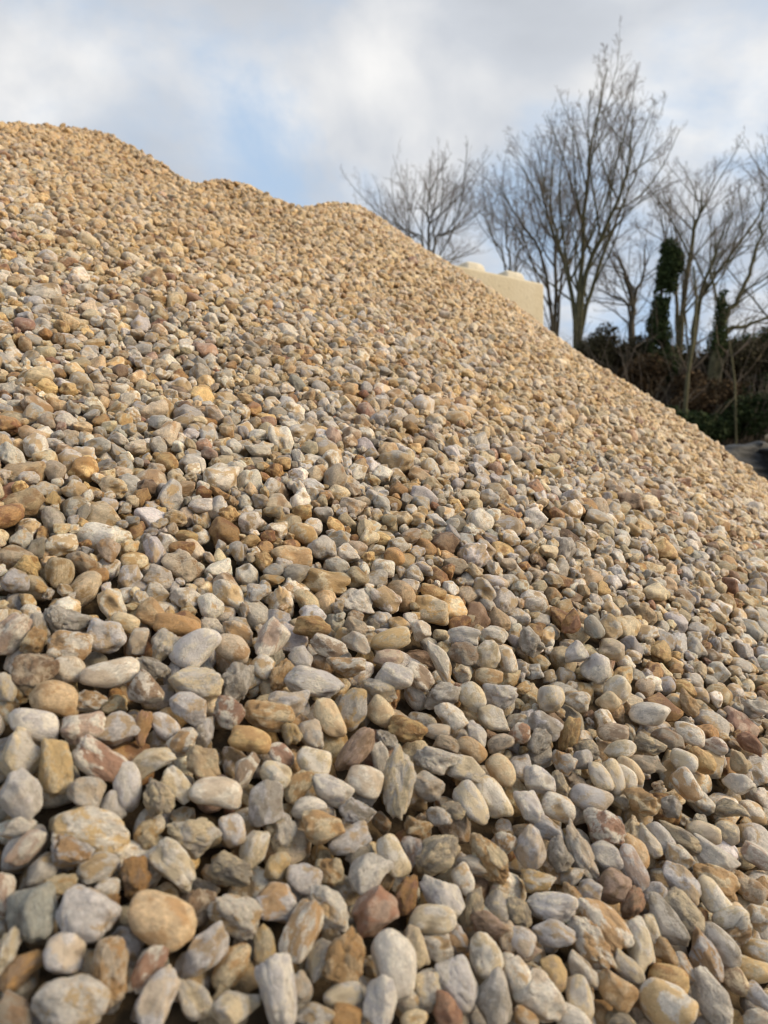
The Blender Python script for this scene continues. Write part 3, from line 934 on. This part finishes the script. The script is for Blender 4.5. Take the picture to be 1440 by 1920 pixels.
# ------------------------------------------------------------------ concrete block bay wall
def concrete_mat():
    m, nt, b = mat_new('sandy_concrete'); N = nt.nodes.new; L = nt.links.new
    tc = N('ShaderNodeTexCoord')
    n1 = N('ShaderNodeTexNoise'); n1.inputs['Scale'].default_value = 2.2; n1.inputs['Detail'].default_value = 7; n1.inputs['Roughness'].default_value = .65
    mp = N('ShaderNodeMapping'); mp.inputs['Scale'].default_value = (1, 1, .45); L(tc.outputs['Object'], mp.inputs[0]); L(mp.outputs[0], n1.inputs['Vector'])
    n2 = N('ShaderNodeTexNoise'); n2.inputs['Scale'].default_value = 38; n2.inputs['Detail'].default_value = 4; L(tc.outputs['Object'], n2.inputs['Vector'])
    r = N('ShaderNodeValToRGB'); e = r.color_ramp.elements; e[0].position = .28; e[0].color = (.33, .27, .17, 1); e[1].position = .70; e[1].color = (.60, .53, .40, 1)
    x = e.new(.5); x.color = (.53, .45, .31, 1)
    L(n1.outputs['Fac'], r.inputs[0])
    v = N('ShaderNodeTexVoronoi'); v.inputs['Scale'].default_value = 16; L(tc.outputs['Object'], v.inputs['Vector'])
    mr = N('ShaderNodeMapRange'); mr.inputs['From Min'].default_value = .05; mr.inputs['From Max'].default_value = .16; mr.inputs['To Min'].default_value = .72; mr.inputs['To Max'].default_value = 1
    L(v.outputs['Distance'], mr.inputs['Value'])
    mx = N('ShaderNodeMix'); mx.data_type = 'RGBA'; mx.blend_type = 'MULTIPLY'; mx.inputs[0].default_value = 1
    L(r.outputs[0], mx.inputs[6]); L(mr.outputs[0], mx.inputs[7]); L(mx.outputs[2], b.inputs['Base Color']); b.inputs['Roughness'].default_value = .9
    bp = N('ShaderNodeBump'); bp.inputs['Strength'].default_value = .5; bp.inputs['Distance'].default_value = .008
    ad = N('ShaderNodeMath'); ad.operation = 'ADD'; L(n2.outputs['Fac'], ad.inputs[0]); L(mr.outputs[0], ad.inputs[1])
    L(ad.outputs[0], bp.inputs['Height']); L(bp.outputs[0], b.inputs['Normal'])
    return m
M_CONC = concrete_mat()
M_STUD = simple_mat('lit_concrete', (.52, .46, .35), (.70, .64, .52), 14, .9, .5)  # paler copy of the concrete, light on the stud tops put into its colour
def bevel_box(name, sx, sy, sz, bev, mat, parent, loc, seg=3, taper=1.0, jitter=0.0, seed=0):
    bm = bmesh.new(); bmesh.ops.create_cube(bm, size=1)
    for v in bm.verts:
        v.co.x *= sx; v.co.y *= sy; v.co.z *= sz
        if v.co.z > 0: v.co.x *= taper; v.co.y *= taper
    bmesh.ops.bevel(bm, geom=bm.edges[:], offset=bev, segments=seg, profile=.6, affect='EDGES')
    if jitter:
        bmesh.ops.subdivide_edges(bm, edges=bm.edges[:], cuts=2, use_grid_fill=True)
        p = np.array([v.co[:] for v in bm.verts]); dn = vnoise(p * 9 + seed, seed)
        for v, d in zip(bm.verts, dn): v.co += v.co.normalized() * d * jitter
    me = bpy.data.meshes.new(name); bm.to_mesh(me); bm.free(); me.materials.append(mat)
    me.polygons.foreach_set('use_smooth', [True] * len(me.polygons))
    o = bpy.data.objects.new(name, me); COL.objects.link(o); o.parent = parent; o.location = loc; return o
WD = Vector((.859, .513, 0)); corner = Vector((1.307, 6.0, 1.86))
wall = empty('concrete_block_wall', (corner.x, corner.y, GROUND))
wall.rotation_euler = (0, 0, math.atan2(WD.y, WD.x))
tag(wall, 'sand-coloured wall of big concrete blocks with rounded studs on top, behind the gravel heap', 'wall')
for c in range(4):
    zt = 1.86 - .8 * c - GROUND
    ends = [0, -1.6, -3.2] if c % 2 == 0 else [0, -.8, -2.4, -3.2]
    for a, b_ in zip(ends[:-1], ends[1:]):
        L_ = a - b_ - .008; zb = max(zt - .8, -.2); hz = zt - zb - .006
        bl = bevel_box('block', L_, .8, hz, .03, M_CONC, wall, ((a + b_) / 2, .4, zb + hz / 2), 3, 1, .006, c * 7 + int(-b_ * 10))
        if c == 0:
            for k in range(int(round((a - b_) / .4))):
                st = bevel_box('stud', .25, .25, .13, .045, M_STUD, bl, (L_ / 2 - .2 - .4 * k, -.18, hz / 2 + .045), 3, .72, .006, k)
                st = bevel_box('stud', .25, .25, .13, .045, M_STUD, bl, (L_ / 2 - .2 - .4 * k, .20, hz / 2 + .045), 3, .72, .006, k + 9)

# ------------------------------------------------------------------ dark slate boulders on the right
M_SLATE = simple_mat('dark_slate', (.006, .007, .008), (.028, .030, .033), 7, .65, 1.0)
M_DEBRIS = simple_mat('tan_rubble', (.22, .17, .10), (.42, .35, .24), 30, .9, .5)
def boulder(loc, s, rz, seed, label, tilt=(0, 0)):
    rng = np.random.default_rng(seed); v, f, cav = unit_stone(5, 'a', rng)
    lay = v[:, 2] * 5 + vnoise(v * 1.5, seed) * 1.2; v = v * (1 + .07 * (np.abs((lay % 1) - .5) * 2 - .5) + .06 * vnoise(v * 5, seed) + .03 * vnoise(v * 13, seed + 2))[:, None]
    o = mesh_obj('slate_boulder', v, f, M_SLATE, None, True); o.location = loc; o.scale = s; o.rotation_euler = (tilt[0], tilt[1], rz)
    return tag(o, label, 'boulder', 'dark slate boulders beyond the foot of the gravel heap')
def slate_base():
    xs = np.arange(1.6, 7, .12); ys = np.arange(4.6, 9.4, .12); X, Y = np.meshgrid(xs, ys); X = X.ravel(); Y = Y.ravel()
    d = np.sqrt(((X - 4.2) / 2.3) ** 2 + ((Y - 7) / 2.0) ** 2)
    z = GROUND - .05 + 1.50 * (1 - sm(.35, 1.05, d)) + .10 * vnoise(np.stack([X * 3, Y * 3, X * 0], 1), 4) + .05 * vnoise(np.stack([X * 9, Y * 9, X * 0], 1), 5)
    i = np.arange(X.size).reshape(len(ys), len(xs)); q = np.stack([i[:-1, :-1].ravel(), i[:-1, 1:].ravel(), i[1:, 1:].ravel(), i[1:, :-1].ravel()], 1)
    return tag(mesh_obj('terrain_slate_mound', np.stack([X, Y, z], 1), q, M_SLATE, None, True), 'low mound of dark slate waste', None, None, 'structure')
slate_base()
boulder((2.86, 6.15, .31), (.62, .34, .27), .05, 4, 'dark grey slate boulder directly behind the right-hand foot of the gravel heap', (.1, .05))
boulder((3.42, 6.0, .36), (.42, .36, .235), -.2, 9, 'flat-topped dark slate boulder cut by the right edge of the picture', (-.05, .08))
boulder((3.1, 5.85, .05), (.36, .26, .16), .1, 15, 'low dark slate slab under the flat-topped boulder', (.1, 0))
def rubble():
    rng = np.random.default_rng(4); vs, fs = [], []; d, f = ICO[3]; n0 = 0
    for i in range(46):
        c = np.array([3.30 + rng.normal() * .09, 5.90 + rng.normal() * .09, .592 + rng.random() * .015]); s = rng.uniform(.012, .035)
        v = d * (1 + .25 * vnoise(d * 2 + i * 3, i))[:, None] * s * rng.uniform(.6, 1.2, 3) + c
        vs.append(v); fs.append(f + n0); n0 += len(v)
    return tag(mesh_obj('rubble', np.concatenate(vs), np.concatenate(fs), M_DEBRIS, None, True), 'pale tan rubble scattered on the flat-topped slate boulder', 'rubble', None, 'stuff')
rubble()

# ------------------------------------------------------------------ bare winter trees
def bark(name, a, b): return simple_mat(name, a, b, 6, .9, .4)
M_BARK = bark('grey_brown_bark', (.045, .036, .024), (.12, .10, .066))
M_BARKG = bark('mossy_bark', (.05, .045, .02), (.13, .115, .055))
M_BARKP = bark('pale_bark', (.13, .11, .08), (.30, .26, .20))
M_TWIG = bark('twigs', (.105, .080, .058), (.21, .16, .115))
def leaf_mat(name, a, b):
    m, nt, bs = mat_new(name); N = nt.nodes.new; L = nt.links.new
    g = N('ShaderNodeNewGeometry'); r = N('ShaderNodeValToRGB'); r.color_ramp.elements[0].color = (*a, 1); r.color_ramp.elements[1].color = (*b, 1)
    L(g.outputs['Random Per Island'], r.inputs[0]); L(r.outputs[0], bs.inputs['Base Color']); bs.inputs['Roughness'].default_value = .85; bs.inputs['Specular IOR Level'].default_value = .2
    return m
M_IVY = leaf_mat('ivy_leaves', (.018, .032, .010), (.065, .090, .028))
M_BROOM = leaf_mat('broom_green', (.010, .020, .006), (.035, .052, .014))
M_BRACKEN = leaf_mat('dead_leaves', (.040, .026, .012), (.10, .060, .028))
M_BRUSH = leaf_mat('dry_brush', (.030, .026, .012), (.080, .066, .032))

class Tubes:
    def __init__(s): s.v, s.f, s.n = [], [], 0
    def add(s, pts, rad, k):
        pts = np.asarray(pts); m = len(pts)
        t = np.gradient(pts, axis=0); t /= np.linalg.norm(t, axis=1)[:, None] + 1e-9
        up = np.array([0., 0, 1]) if abs(t[0][2]) < .9 else np.array([1., 0, 0])
        a = np.cross(t, up); a /= np.linalg.norm(a, axis=1)[:, None] + 1e-9; b = np.cross(t, a)
        th = np.arange(k) * 2 * math.pi / k
        ring = pts[:, None, :] + np.asarray(rad)[:, None, None] * (np.cos(th)[None, :, None] * a[:, None, :] + np.sin(th)[None, :, None] * b[:, None, :])
        s.v.append(ring.reshape(-1, 3)); i = np.arange(m - 1)[:, None] * k; j = np.arange(k)[None, :]; j2 = (j + 1) % k
        s.f.append(np.stack([i + j, i + j2, i + k + j2, i + k + j], 2).reshape(-1, 4) + s.n); s.n += m * k
    def build(s, name, mat, parent): return mesh_obj(name, np.concatenate(s.v), np.concatenate(s.f), mat, parent, True)

def make_tree(name, loc, stems, label, cat='tree', seed=1, mat=None, depth=4, dens=1.0, angle=36, upward=.085, twig_r=.0032, group=None, gnarl=.10):
    """stems: list of control polylines [(x,z,y)...] relative to the base with a base radius; limbs branch off them again and again"""
    rs = random.Random(seed); root = empty(name, loc); tag(root, label, cat, group)
    TR, CRN = Tubes(), Tubes()
    def rnd_perp(d):
        v = Vector((rs.gauss(0, 1), rs.gauss(0, 1), rs.gauss(0, 1))); v -= v.dot(d) * d; return v.normalized()
    def grow(p, d, length, r, lev, first=0.0):
        nseg = 6 if lev <= 1 else (4 if lev == 2 else (3 if lev == 3 else 2))
        pts = [p.copy()]; cur = d.normalized(); w = rnd_perp(cur) * gnarl
        for i in range(nseg):
            w = (w * .6 + rnd_perp(cur) * gnarl * .9)
            cur = (cur + w + Vector((0, 0, upward * (1.1 if lev < 3 else .7)))).normalized()
            pts.append(pts[-1] + cur * length / nseg)
        branch(pts, r, lev, length)
    def branch(pts, r, lev, length, rend=None):
        n = len(pts); rend = r * .22 if rend is None else rend
        rad = [max(r + (rend - r) * (i / (n - 1)), twig_r * .55) for i in range(n)]
        (TR if lev <= 1 else CRN).add([p[:] for p in pts], rad, 7 if lev == 0 else (5 if lev == 1 else 3))
        if lev >= depth: return
        cnt = {0: 20, 1: 12, 2: 9, 3: 8}[min(lev, 3)] * dens
        cnt = int(cnt * .86 * rs.uniform(.85, 1.15)); start = .26 if lev == 0 else .18
        for k in range(cnt):
            t = start + (1 - start) * ((k + rs.random()) / cnt); x = t * (n - 1); i = min(int(x), n - 2); fr_ = x - i
            p = pts[i].lerp(pts[i + 1], fr_); d = (pts[i + 1] - pts[i]).normalized()
            a = math.radians(rs.gauss(angle, 8) * (1.0 if lev else 1.05)); dd = d * math.cos(a) + rnd_perp(d) * math.sin(a)
            if dd.z < -.15: dd.z *= -.3
            base = length * {0: .46, 1: .48, 2: .50, 3: .50}[min(lev, 3)]
            l2 = base * (1.12 - .86 * t) * rs.uniform(.7, 1.25)
            r2 = min(rad[i] * .55, max(twig_r, l2 * .010))
            grow(p, dd, l2, r2, lev + 1)
    for st, r0 in stems:
        cp = [Vector((a, c, b)) for a, b, c in st]
        # smooth the control line
        pts = []
        for i in range(len(cp) - 1):
            p0 = cp[max(i - 1, 0)]; p1 = cp[i]; p2 = cp[i + 1]; p3 = cp[min(i + 2, len(cp) - 1)]
            for j in range(4):
                t = j / 4; pts.append(.5 * ((2 * p1) + (p2 - p0) * t + (2 * p0 - 5 * p1 + 4 * p2 - p3) * t * t + (3 * p1 - p0 - 3 * p2 + p3) * t ** 3) + Vector((rs.gauss(0, .02), rs.gauss(0, .02), 0)))
        pts.append(cp[-1]); ln = sum((pts[i + 1] - pts[i]).length for i in range(len(pts) - 1))
        branch(pts, r0, 0, ln, max(.012, r0 * .12))
    TR.build('trunk', mat or M_BARK, root); CRN.build('crown', M_TWIG, root)
    return root
def P3(px, py, y):      # a point of the photograph at distance y
    return ((px - 720) / F * y, (960 - py) / F * y)
def stem(px_list, y, base, r):
    """control pixels at distance y -> polyline relative to base"""
    return ([(P3(a, b, y)[0] - base[0], P3(a, b, y)[1] - base[2], (c if len(t) > 2 else 0)) for t in px_list for a, b, c in [(t[0], t[1], t[2] if len(t) > 2 else 0)]], r)
def tree_at(name, px, y, lines, label, **kw):
    bx_ = (px - 720) / F * y; bz = float(bank(np.array([bx_]), np.array([y]))[0]) - .1
    base = (bx_, y, bz)
    stems = []
    for ln, r in lines:
        s, r = stem(ln, y, base, r); s = [(0 if abs(s[0][0]) < .8 else s[0][0], 0, 0)] + s; stems.append((s, r))
    return make_tree(name, base, stems, label, **kw)
GT = 'bare winter trees on the bank behind the heap'
tree_at('bare_tree', 800, 30, [([(795, 480), (770, 440, .3), (750, 410, .6)], .07), ([(803, 470), (800, 420, -.5), (788, 385)], .08), ([(812, 480), (836, 440), (856, 405, -.5)], .07), ([(808, 520), (846, 480, .8), (868, 450, 1.2)], .08), ([(790, 530), (758, 470, -.6), (738, 430, -1)], .08)],
        'small round-headed bare tree, furthest left, just above the heap edge and the block wall', seed=3, depth=4, dens=.80, angle=36, group=GT)
tree_at('bare_tree', 955, 27, [([(950, 520), (925, 450), (908, 400)], .05), ([(958, 520), (955, 450, .5), (948, 380)], .06), ([(965, 520), (985, 460), (1002, 420, .7)], .05)],
        'slender many-stemmed bare tree behind the end of the block wall', seed=8, depth=4, dens=.72, angle=34, group=GT)
tree_at('bare_tree', 1038, 23, [([(1035, 600), (1010, 470), (975, 400, .4), (940, 330, .7)], .07), ([(1040, 600), (1040, 460), (1018, 370), (1003, 300)], .08), ([(1046, 600), (1052, 480, -.4), (1040, 380, -.7)], .06)],
        'bushy bare tree leaning left of the tallest tree', seed=12, depth=4, dens=.82, angle=33, group=GT)
tree_at('bare_tree', 1082, 20, [([(1080, 640), (1088, 520), (1095, 400), (1105, 300), (1116, 230), (1140, 128)], .09), ([(1088, 640), (1120, 520, .2), (1165, 400, .4), (1200, 320, .5), (1228, 250, .6)], .075), ([(1090, 560), (1130, 430, -.5), (1158, 350, -.8), (1166, 250, -.8)], .09), ([(1078, 600), (1060, 470, .4), (1045, 370, .8), (1052, 280, 1)], .085)],
        'tallest bare tree, its forked trunk rising high above the others', seed=21, depth=4, dens=.88, angle=35, upward=.085, mat=M_BARKG, group=GT)
tree_at('bare_tree', 1185, 24, [([(1185, 640), (1186, 570), (1170, 510), (1150, 470)], .14), ([(1187, 590), (1205, 520), (1212, 450)], .10), ([(1183, 600), (1145, 555), (1118, 540)], .07)],
        'short crooked bare oak between the tallest tree and the ivy column', seed=33, depth=4, dens=.75, angle=46, gnarl=.2, mat=M_BARK, upward=.05, group=GT)
tree_at('bare_tree', 1275, 20, [([(1275, 640), (1285, 540), (1300, 430), (1312, 400), (1318, 350)], .10), ([(1270, 640), (1278, 520, .4), (1270, 450, .7), (1264, 380, .9)], .07)],
        'upright bare tree with a straight thin trunk just right of the ivy column', seed=41, depth=4, dens=.85, angle=33, upward=.09, mat=M_BARKG, group=GT)
tree_at('bare_tree', 1300, 19, [([(1292, 720), (1300, 620), (1325, 520), (1348, 460), (1372, 390)], .09), ([(1306, 600), (1345, 500, -.5), (1390, 440, -.6), (1420, 380, -.7)], .06)],
        'bare tree with a pale leaning lower trunk, crown spreading to the right edge', seed=47, depth=4, dens=.85, angle=33, upward=.09, mat=M_BARKG, group=GT)
T7 = tree_at('ivy_clad_tree', 1345, 17.5, [([(1335, 720), (1348, 640), (1352, 580), (1356, 555)], .17), ([(1352, 622), (1385, 560), (1408, 500), (1425, 440), (1432, 380)], .085), ([(1355, 640), (1400, 612), (1450, 590), (1500, 560)], .075), ([(1350, 610), (1352, 500, .5), (1365, 430, .6)], .05)],
        'thick mossy tree with ivy on its trunk and one crooked limb bending right', seed=52, depth=4, dens=.62, angle=38, gnarl=.15, mat=M_BARKG, group=GT)
tree_at('bare_tree', 1490, 22, [([(1490, 640), (1480, 500), (1460, 380), (1455, 300)], .12), ([(1490, 600), (1520, 480), (1545, 360)], .1)],
        'bare tree outside the right edge, only its left twigs in the picture', seed=57, depth=4, dens=.75, angle=32, group=GT)

def leaf_cloud(centers, radii, count, size, seed, holes=-.35):
    rng = np.random.default_rng(seed); c = np.array(centers, float); r = np.array(radii, float)
    w = (r.prod(1)) ** (2 / 3); k = rng.choice(len(c), count, p=w / w.sum())
    d = rng.normal(size=(count, 3)); d /= np.linalg.norm(d, axis=1)[:, None]
    rad = rng.random(count) ** .5
    p = c[k] + d * rad[:, None] * r[k]
    cl = vnoise(p * 2.2, seed) + .5 * vnoise(p * 5, seed + 1); keep = cl > holes; p = p[keep]; n = len(p)
    a = rng.normal(size=(n, 3)); a /= np.linalg.norm(a, axis=1)[:, None]; b = rng.normal(size=(n, 3)); b -= (a * b).sum(1)[:, None] * a; b /= np.linalg.norm(b, axis=1)[:, None]
    s = size * rng.uniform(.5, 1.3, (n, 1)); a *= s; b *= s * .55
    v = np.stack([p - a, p + b, p + a, p - b], 1).reshape(-1, 3); f = np.arange(n * 4).reshape(-1, 4)
    return v, f
# ivy on the two ivy trees
def ivy_part(parent, cs, rs_, n, size, seed, name='ivy'):
    v, f = leaf_cloud(cs, rs_, n, size, seed, -.6); o = mesh_obj(name, v, f, M_IVY, None, False); o.parent = parent
    o.matrix_parent_inverse = Matrix.Translation(parent.location).inverted(); return o
def pix(px, py, y): a, b = P3(px, py, y); return (a, y, b)
ivy_part(T7, [pix(1353, 575, 17.5), pix(1350, 610, 17.5), pix(1345, 645, 17.5), pix(1358, 560, 17.4)], [(.14, .2, .3), (.17, .2, .4), (.24, .3, .4), (.16, .2, .22)], 3200, .035, 5)
def ivy_tree():
    y = 18.5; bx_ = (1243 - 720) / F * y; bz = float(bank(np.array([bx_]), np.array([y]))[0]) - .1
    t = make_tree('ivy_clad_tree', (bx_, y, bz), [([(0, 0, 0), (.02, 2, 0), (-.05, 4, 0), (.12, pix(0, 455, y)[2] - bz, 0)], .12)],
                  'narrow tree smothered in dark green ivy, standing like a column', seed=61, depth=3, dens=.5, angle=40, group=GT)
    cs = [pix(a, b, y) for a, b in ((1254, 470), (1256, 500), (1250, 530), (1240, 560), (1236, 590), (1238, 625), (1232, 655), (1243, 690), (1262, 488), (1226, 610), (1243, 548), (1240, 575), (1238, 600), (1246, 520))]
    ivy_part(t, cs, [(.22, .3, .30), (.32, .4, .36), (.26, .35, .42), (.22, .3, .42), (.24, .3, .45), (.28, .35, .42), (.34, .4, .45), (.45, .45, .5), (.3, .3, .35), (.2, .25, .3), (.18, .2, .4), (.17, .2, .35), (.18, .2, .35), (.2, .3, .35)], 19000, .042, 7)
ivy_tree()

# ------------------------------------------------------------------ undergrowth on the bank
def shrub(name, blobs, y, mat, n, size, label, seed, group=None, stems=26):
    """blobs: (px, py, rx px, ry px)"""
    cs = [pix(a, b, y + (i % 3 - 1) * .35) for i, (a, b, _, _) in enumerate(blobs)]; k = y / F
    rr = [(rx * k, .7, ry * k) for _, _, rx, ry in blobs]
    bx_ = np.mean([c[0] for c in cs]); bz = float(bank(np.array([bx_]), np.array([y]))[0]) - .1
    root = empty(name, (bx_, y, bz)); tag(root, label, 'shrub', group)
    v, f = leaf_cloud(cs, rr, n, size, seed); v = v - np.array([bx_, y, bz]); mesh_obj('foliage', v, f, mat, root)
    T = Tubes(); rs = random.Random(seed)
    for i in range(stems):
        c = rs.choice(cs); x0 = c[0] - bx_ + rs.gauss(0, .25); tx = c[0] - bx_ + rs.gauss(0, .6); tz = c[2] - bz + rs.uniform(.0, .9) * .6
        m = [(x0, rs.gauss(0, .2), 0), (x0 * .6 + tx * .4, rs.gauss(0, .3), tz * .45), (tx, rs.gauss(0, .4), tz), (tx + rs.gauss(0, .3), rs.gauss(0, .4), tz + rs.uniform(.1, .45))]
        T.add(m, [.022, .016, .010, .004], 4)
    T.build('stems', M_BARK, root)
    return root
GS = 'undergrowth on the wooded bank'
shrub('shrub', [(1110, 665, 30, 40), (1135, 650, 28, 45), (1160, 690, 40, 40), (1105, 690, 20, 50)], 19.5, M_BRUSH, 9000, .05, 'brown-black thorny brush against the skyline of the heap, left end of the undergrowth', 3, GS)
shrub('shrub', [(1200, 720, 45, 50), (1165, 730, 40, 35), (1230, 750, 30, 40), (1215, 690, 40, 25)], 18.3, M_BRACKEN, 5200, .05, 'rusty dead bracken below the crooked oak', 9, GS)
shrub('evergreen_shrub', [(1225, 680, 45, 45), (1270, 690, 42, 45), (1255, 720, 50, 50)], 19.2, M_IVY, 9000, .05, 'dark green evergreen bush at the foot of the ivy column', 14, GS)
shrub('shrub', [(1300, 760, 40, 35), (1340, 745, 45, 35), (1290, 720, 30, 25), (1375, 760, 25, 30), (1380, 735, 22, 20)], 17.0, M_BRACKEN, 5600, .05, 'orange-brown dead bracken in the middle of the bank', 19, GS)
shrub('evergreen_shrub', [(1400, 780, 50, 40), (1430, 760, 45, 60), (1370, 795, 45, 30), (1460, 780, 50, 60)], 16.2, M_BROOM, 13000, .045, 'dark green broom bush above the slate boulders at the right edge', 23, GS)
shrub('shrub', [(1380, 680, 50, 40), (1420, 680, 45, 45), (1340, 690, 40, 40), (1460, 690, 50, 50)], 18.2, M_BRUSH, 12000, .05, 'tangled dry brush behind the thick mossy tree', 29, GS)
shrub('evergreen_shrub', [(1395, 650, 30, 22), (1432, 645, 16, 30), (1420, 660, 30, 22), (1455, 650, 18, 30)], 19.0, M_IVY, 6500, .045, 'ivy-dark bush with a small pointed top at the right edge', 31, GS)
shrub('evergreen_shrub', [(1290, 800, 40, 30), (1330, 805, 40, 28), (1250, 790, 30, 30), (1210, 770, 30, 30)], 15.6, M_BROOM, 9000, .045, 'low dark green bush hugging the skyline of the heap left of the slate boulders', 37, GS)
def thicket():
    rng = np.random.default_rng(8); vs, fs = [], []
    cs, rr = [], []
    for i in range(330):
        y = rng.uniform(18.6, 22.5); px = rng.uniform(1085, 1800); x = (px - 720) / F * y
        top = (960 - (655 + 16 * math.sin(px * .021) + 12 * math.sin(px * .067 + 1) + rng.normal() * 6)) / F * y; b = float(bank(np.array([x]), np.array([y]))[0])
        cs.append((x, y, b + (top - b) * rng.uniform(.1, 1.0) ** .8)); rr.append((.40, .5, .34))
    v, f = leaf_cloud(cs, rr, 150000, .042, 2)
    T = Tubes()
    for i in range(1500):
        y = rng.uniform(17.2, 21.5); px = rng.uniform(1085, 1700); x = (px - 720) / F * y; b = float(bank(np.array([x]), np.array([y]))[0])
        hgt = rng.uniform(1.0, 3.4) * min(1, (.235 * y - b) / 3.4); dx = rng.normal() * .5
        T.add([(x, y, b), (x + dx * .35, y, b + hgt * .5), (x + dx, y + rng.normal() * .3, b + hgt), (x + dx * 1.7, y, b + hgt * 1.12)], [.012, .009, .006, .002], 3)
    tv = np.concatenate(T.v); tf = np.concatenate(T.f) + len(v)
    ob = mesh_obj('thicket', np.concatenate([v, tv]), np.concatenate([f, tf]), M_BRUSH)
    ob.data.materials.append(M_TWIG); mi = np.zeros(len(f) + len(tf), np.int32); mi[len(f):] = 1; ob.data.polygons.foreach_set('material_index', mi)
    return tag(ob, 'dense dark thicket of brush and stems filling the bank behind the shrubs', 'thicket', None, 'stuff')
thicket()
# thin saplings among the brush
def sapling(px, y, pts, r, label, mat, seed, nm='sapling'):
    bx_ = (px - 720) / F * y; bz = float(bank(np.array([bx_]), np.array([y]))[0]) - .1; base = (bx_, y, bz)
    s, r = stem(pts, y, base, r); T = Tubes(); root = empty(nm, base); tag(root, label, 'sapling', 'thin pale stems in the undergrowth')
    p = [(0, 0, 0)] + [(a, c, b) for a, b, c in s]; n = len(p); T.add(p, [r * (1 - .6 * i / (n - 1)) for i in range(n)], 6); T.build('trunk', mat, root)
    T2 = Tubes(); rs = random.Random(seed)
    for i in range(9):
        j = rs.randint(1, n - 2); q = p[j]; dx = rs.choice((-1, 1)) * rs.uniform(.2, .6)
        T2.add([q, (q[0] + dx * .6, q[1] + rs.gauss(0, .1), q[2] + .3), (q[0] + dx, q[1] + rs.gauss(0, .2), q[2] + rs.uniform(.5, .9))], [.012, .008, .003], 3)
    T2.build('twigs', M_TWIG, root)
sapling(1283, 15.2, [(1285, 760), (1290, 700), (1300, 640), (1306, 560), (1300, 500)], .05, 'thin slanting sapling stem in front of the dark evergreen bush', M_BARKG, 1)
sapling(1382, 15.4, [(1378, 720), (1372, 670), (1365, 630)], .03, 'thin grey sapling stem right of the thick mossy trunk', M_BARKG, 2)
